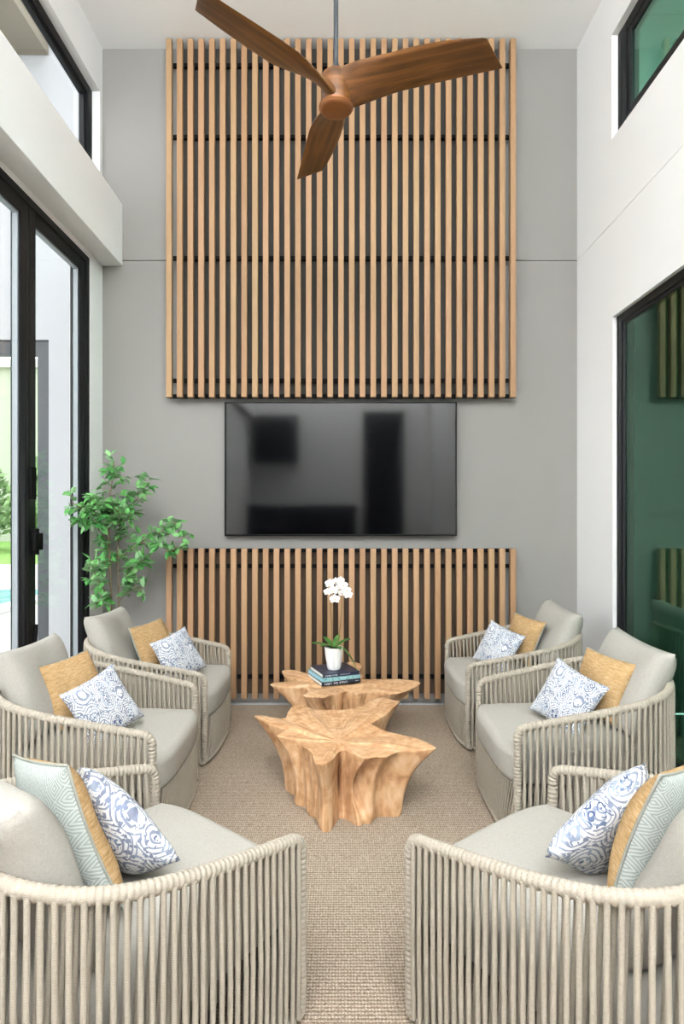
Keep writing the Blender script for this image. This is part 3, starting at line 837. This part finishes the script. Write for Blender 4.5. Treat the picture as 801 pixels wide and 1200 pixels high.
def flower(parent, c, az, el, s_):
    fr = Matrix.Translation(c) @ Matrix.Rotation(az, 4, 'Z') @ Matrix.Rotation(-el, 4, 'X')   # faces -Y
    mb = MB()
    def petal(ang, L, W, cup):
        b = len(mb.v); nu, nv = 7, 4
        for i in range(nu + 1):
            t = i / nu; ww = W * math.sin(PI * (.08 + .92 * t) ** .85) ** .7 if t < 1 else W * .12
            for j in range(-nv, nv + 1):
                q = j / nv; x = q * ww; z = t * L; y = -cup * t * t + .25 * ww * q * q
                ca, sa = math.cos(ang), math.sin(ang)
                mb.v.append(tuple(fr @ Vector((x * ca + z * sa, y + .001 * (abs(ang) > 1.2), -x * sa + z * ca))))
        m_ = 2 * nv + 1
        for i in range(nu):
            for j in range(m_ - 1):
                a = b + i * m_ + j; mb.face((a, a + 1, a + m_ + 1, a + m_))
    for ang in (0, 2.2, -2.2): petal(ang, s_ * .95, s_ * .36, -.004)
    for ang in (1.35, -1.35): petal(ang, s_ * 1.0, s_ * .56, .004)
    o = mb.build('flower', m_petal, parent, 80)
    lp = MB(); lp.lathe([(0, -s_ * .13), (s_ * .12, -s_ * .07), (s_ * .13, 0), (s_ * .07, s_ * .1), (0, s_ * .13)], 10)
    lp.v = [tuple(fr @ Vector((x, y - .008, z - s_ * .1))) for x, y, z in lp.v]
    lp.build('lip', m_pollen, o)
ob = Vector((-.055, 4.34, .4418))
def at(u, v, Y): return Vector(((u - 400) * Y / 700, Y, 1.55 - (v - 605) * Y / 700))
S1 = [Vector((-.012, 0, .145)), at(388, 730, 4.34) - ob, at(387, 700, 4.345) - ob, at(391, 684, 4.33) - ob, at(389, 690, 4.30) - ob]
S2 = [Vector((.014, .01, .145)), at(399, 730, 4.36) - ob, at(400, 700, 4.36) - ob, at(398, 681, 4.35) - ob, at(403, 684, 4.32) - ob]
def spline(P, n=8):
    out = []
    for i in range(len(P) - 1):
        p0, p1, p2, p3 = P[max(0, i - 1)], P[i], P[i + 1], P[min(len(P) - 1, i + 2)]
        for k in range(n):
            t = k / n; out.append(.5 * ((2 * p1) + (p2 - p0) * t + (2 * p0 - 5 * p1 + 4 * p2 - p3) * t * t + (3 * p1 - p0 - 3 * p2 + p3) * t ** 3))
    return out + [P[-1]]
for Sx in (S1, S2): MB().tube(spline(Sx), .0032, 8).build('stem', m_stem, orc)
for (u, v, dy, az, el, sz) in ((386, 684, -.03, -.3, .1, .036), (393, 682, 0, .2, -.1, .034), (390, 692, -.05, -.1, .05, .036), (383, 694, -.02, -.6, 0, .031), (392, 702, -.05, .1, .25, .037),
                               (399, 680, .0, -.2, -.2, .03), (402, 686, -.04, .2, .1, .036), (406, 692, -.03, .5, .1, .037), (401, 695, -.02, -.1, .1, .034), (408, 697, -.04, .4, .2, .034), (397, 688, .02, -.4, 0, .03)):
    flower(orc, at(u, v, 4.33 + dy) - ob, az, el, sz * 1.05)
tag(orc, 'white flowering orchid in a ribbed white pot on top of the books', 'potted orchid')

# ------------------------------------------------------------------ potted tree behind the left armchair
tr = empty('potted_tree', (-1.77, 4.73, 0)); tb = Vector((-1.77, 4.73, 0))
MB().lathe([(0, 0), (.11, 0), (.12, .01), (.15, .28), (.155, .3), (.145, .3), (.135, .27), (0, .26)], 36).build('planter', plain('grey_planter', '#8e8b86', .8, nscale=10), tr)
m_bark = plain('tree_stem', '#7d6a52', .85, nscale=30)
def leaf_m():
    m = M('tree_leaf', .45, .4)
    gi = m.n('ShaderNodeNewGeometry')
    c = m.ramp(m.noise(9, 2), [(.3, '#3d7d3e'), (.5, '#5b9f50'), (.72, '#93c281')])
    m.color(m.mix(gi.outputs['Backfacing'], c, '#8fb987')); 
    m.b.inputs['Transmission Weight'].default_value = 0.0
    return m.m
m_leaf = leaf_m()
rg = random.Random(21)
lf = MB(); stems = MB(); twigs = MB()
def add_leaf(p, d, L, W):
    d = d.normalized(); s_ = d.cross(Vector((rg.gauss(0, .5), rg.gauss(0, .5), 1))).normalized(); n_ = s_.cross(d).normalized()
    b = len(lf.v); prof = [(0, 0), (.25, .75), (.5, 1), (.75, .7), (1, 0)]
    for t, w_ in prof:
        c = p + d * L * t - n_ * (.12 * L * t * t)
        lf.v.extend([tuple(c + s_ * W * w_ + n_ * W * .35 * w_), tuple(c), tuple(c - s_ * W * w_ + n_ * W * .35 * w_)])
    for i in range(4):
        a = b + i * 3; lf.face((a, a + 3, a + 4, a + 1)); lf.face((a + 1, a + 4, a + 5, a + 2))
def branch(P, r0, r1, leaf_from=.3, nl=14, spread=.1, L=(.06, .1)):
    pts = spline(P, 8); n = len(pts)
    stems.tube(pts, [r0 + (r1 - r0) * i / (n - 1) for i in range(n)], 7)
    nl = int(nl * 1.45)
    for k in range(nl):
        t = leaf_from + (1 - leaf_from) * (k + rg.random() * .6) / nl; p = pts[min(n - 1, int(t * (n - 1)))]
        d = Vector((rg.gauss(0, 1), rg.gauss(0, 1), rg.gauss(.1, .7))).normalized()
        e = p + d * rg.uniform(.35, 1.) * spread
        stems.tube([p, (p + e) / 2 + Vector((0, 0, .01)), e], [.0018, .0014, .001], 5)
        for q in range(rg.choice((4, 5, 5, 6))):
            dd = (d * .6 + Vector((rg.gauss(0, .8), rg.gauss(0, .8), rg.gauss(.0, .6)))).normalized()
            add_leaf(p.lerp(e, rg.uniform(.4, 1)), dd, rg.uniform(*L), rg.uniform(.016, .024))
def T(u, v, Y): return at(u, v, Y) - tb
trunk1 = [Vector((-.02, 0, .25)), T(131, 725, 4.72), T(130, 690, 4.70), T(128, 640, 4.66), T(127, 600, 4.62), T(131, 565, 4.6), T(134, 540, 4.6)]
trunk2 = [Vector((.02, .02, .25)), T(139, 725, 4.73), T(139, 690, 4.72), T(138, 650, 4.70), T(141, 615, 4.68), T(150, 585, 4.66)]
branch(trunk1, .010, .003, .42, 22, .13)
branch(trunk2, .008, .003, .5, 12, .12)
branch([T(128, 640, 4.66), T(112, 615, 4.5), T(98, 600, 4.36), T(84, 588, 4.25)], .005, .002, .25, 16, .11)
branch([T(127, 610, 4.62), T(115, 590, 4.5), T(105, 585, 4.4)], .004, .002, .2, 10, .11)
branch([T(138, 655, 4.70), T(152, 645, 4.66), T(170, 632, 4.62), T(190, 622, 4.6), T(207, 612, 4.6)], .005, .002, .3, 14, .085, (.055, .085))
branch([T(165, 636, 4.63), T(185, 640, 4.6), T(200, 645, 4.6), T(208, 640, 4.6)], .003, .0015, .2, 7, .07, (.055, .085))
branch([T(195, 622, 4.6), T(212, 622, 4.6), T(216, 634, 4.6)], .002, .001, .2, 5, .06, (.04, .06))
branch([T(139, 690, 4.72), T(150, 672, 4.66), T(162, 660, 4.62), T(172, 655, 4.6)], .004, .0015, .25, 10, .08)
branch([T(131, 700, 4.7), T(118, 685, 4.6), T(110, 670, 4.55), T(106, 655, 4.5)], .004, .0015, .2, 10, .08)
branch([T(131, 715, 4.7), T(120, 705, 4.6), T(112, 708, 4.52)], .003, .0015, .3, 5, .05)
branch([T(140, 705, 4.7), T(152, 692, 4.65), T(168, 690, 4.62)], .003, .0015, .3, 6, .06)
branch([T(141, 612, 4.68), T(155, 592, 4.64), T(168, 574, 4.6), T(176, 562, 4.6)], .004, .0015, .15, 9, .07)
branch([T(128, 600, 4.62), T(140, 600, 4.55), T(150, 608, 4.5)], .003, .0015, .2, 9, .09)
XW, YW = -1.965 - tb.x, 4.985 - tb.y
def clampw(mb):
    mb.v = [(max(x, XW), min(y, YW), z) for x, y, z in mb.v]
for q in (lf, stems, twigs): clampw(q)
lf.build('foliage', m_leaf, tr, 60); stems.build('branches', m_bark, tr)
tag(tr, 'leafy green potted tree in the left corner behind the armchair', 'potted tree')
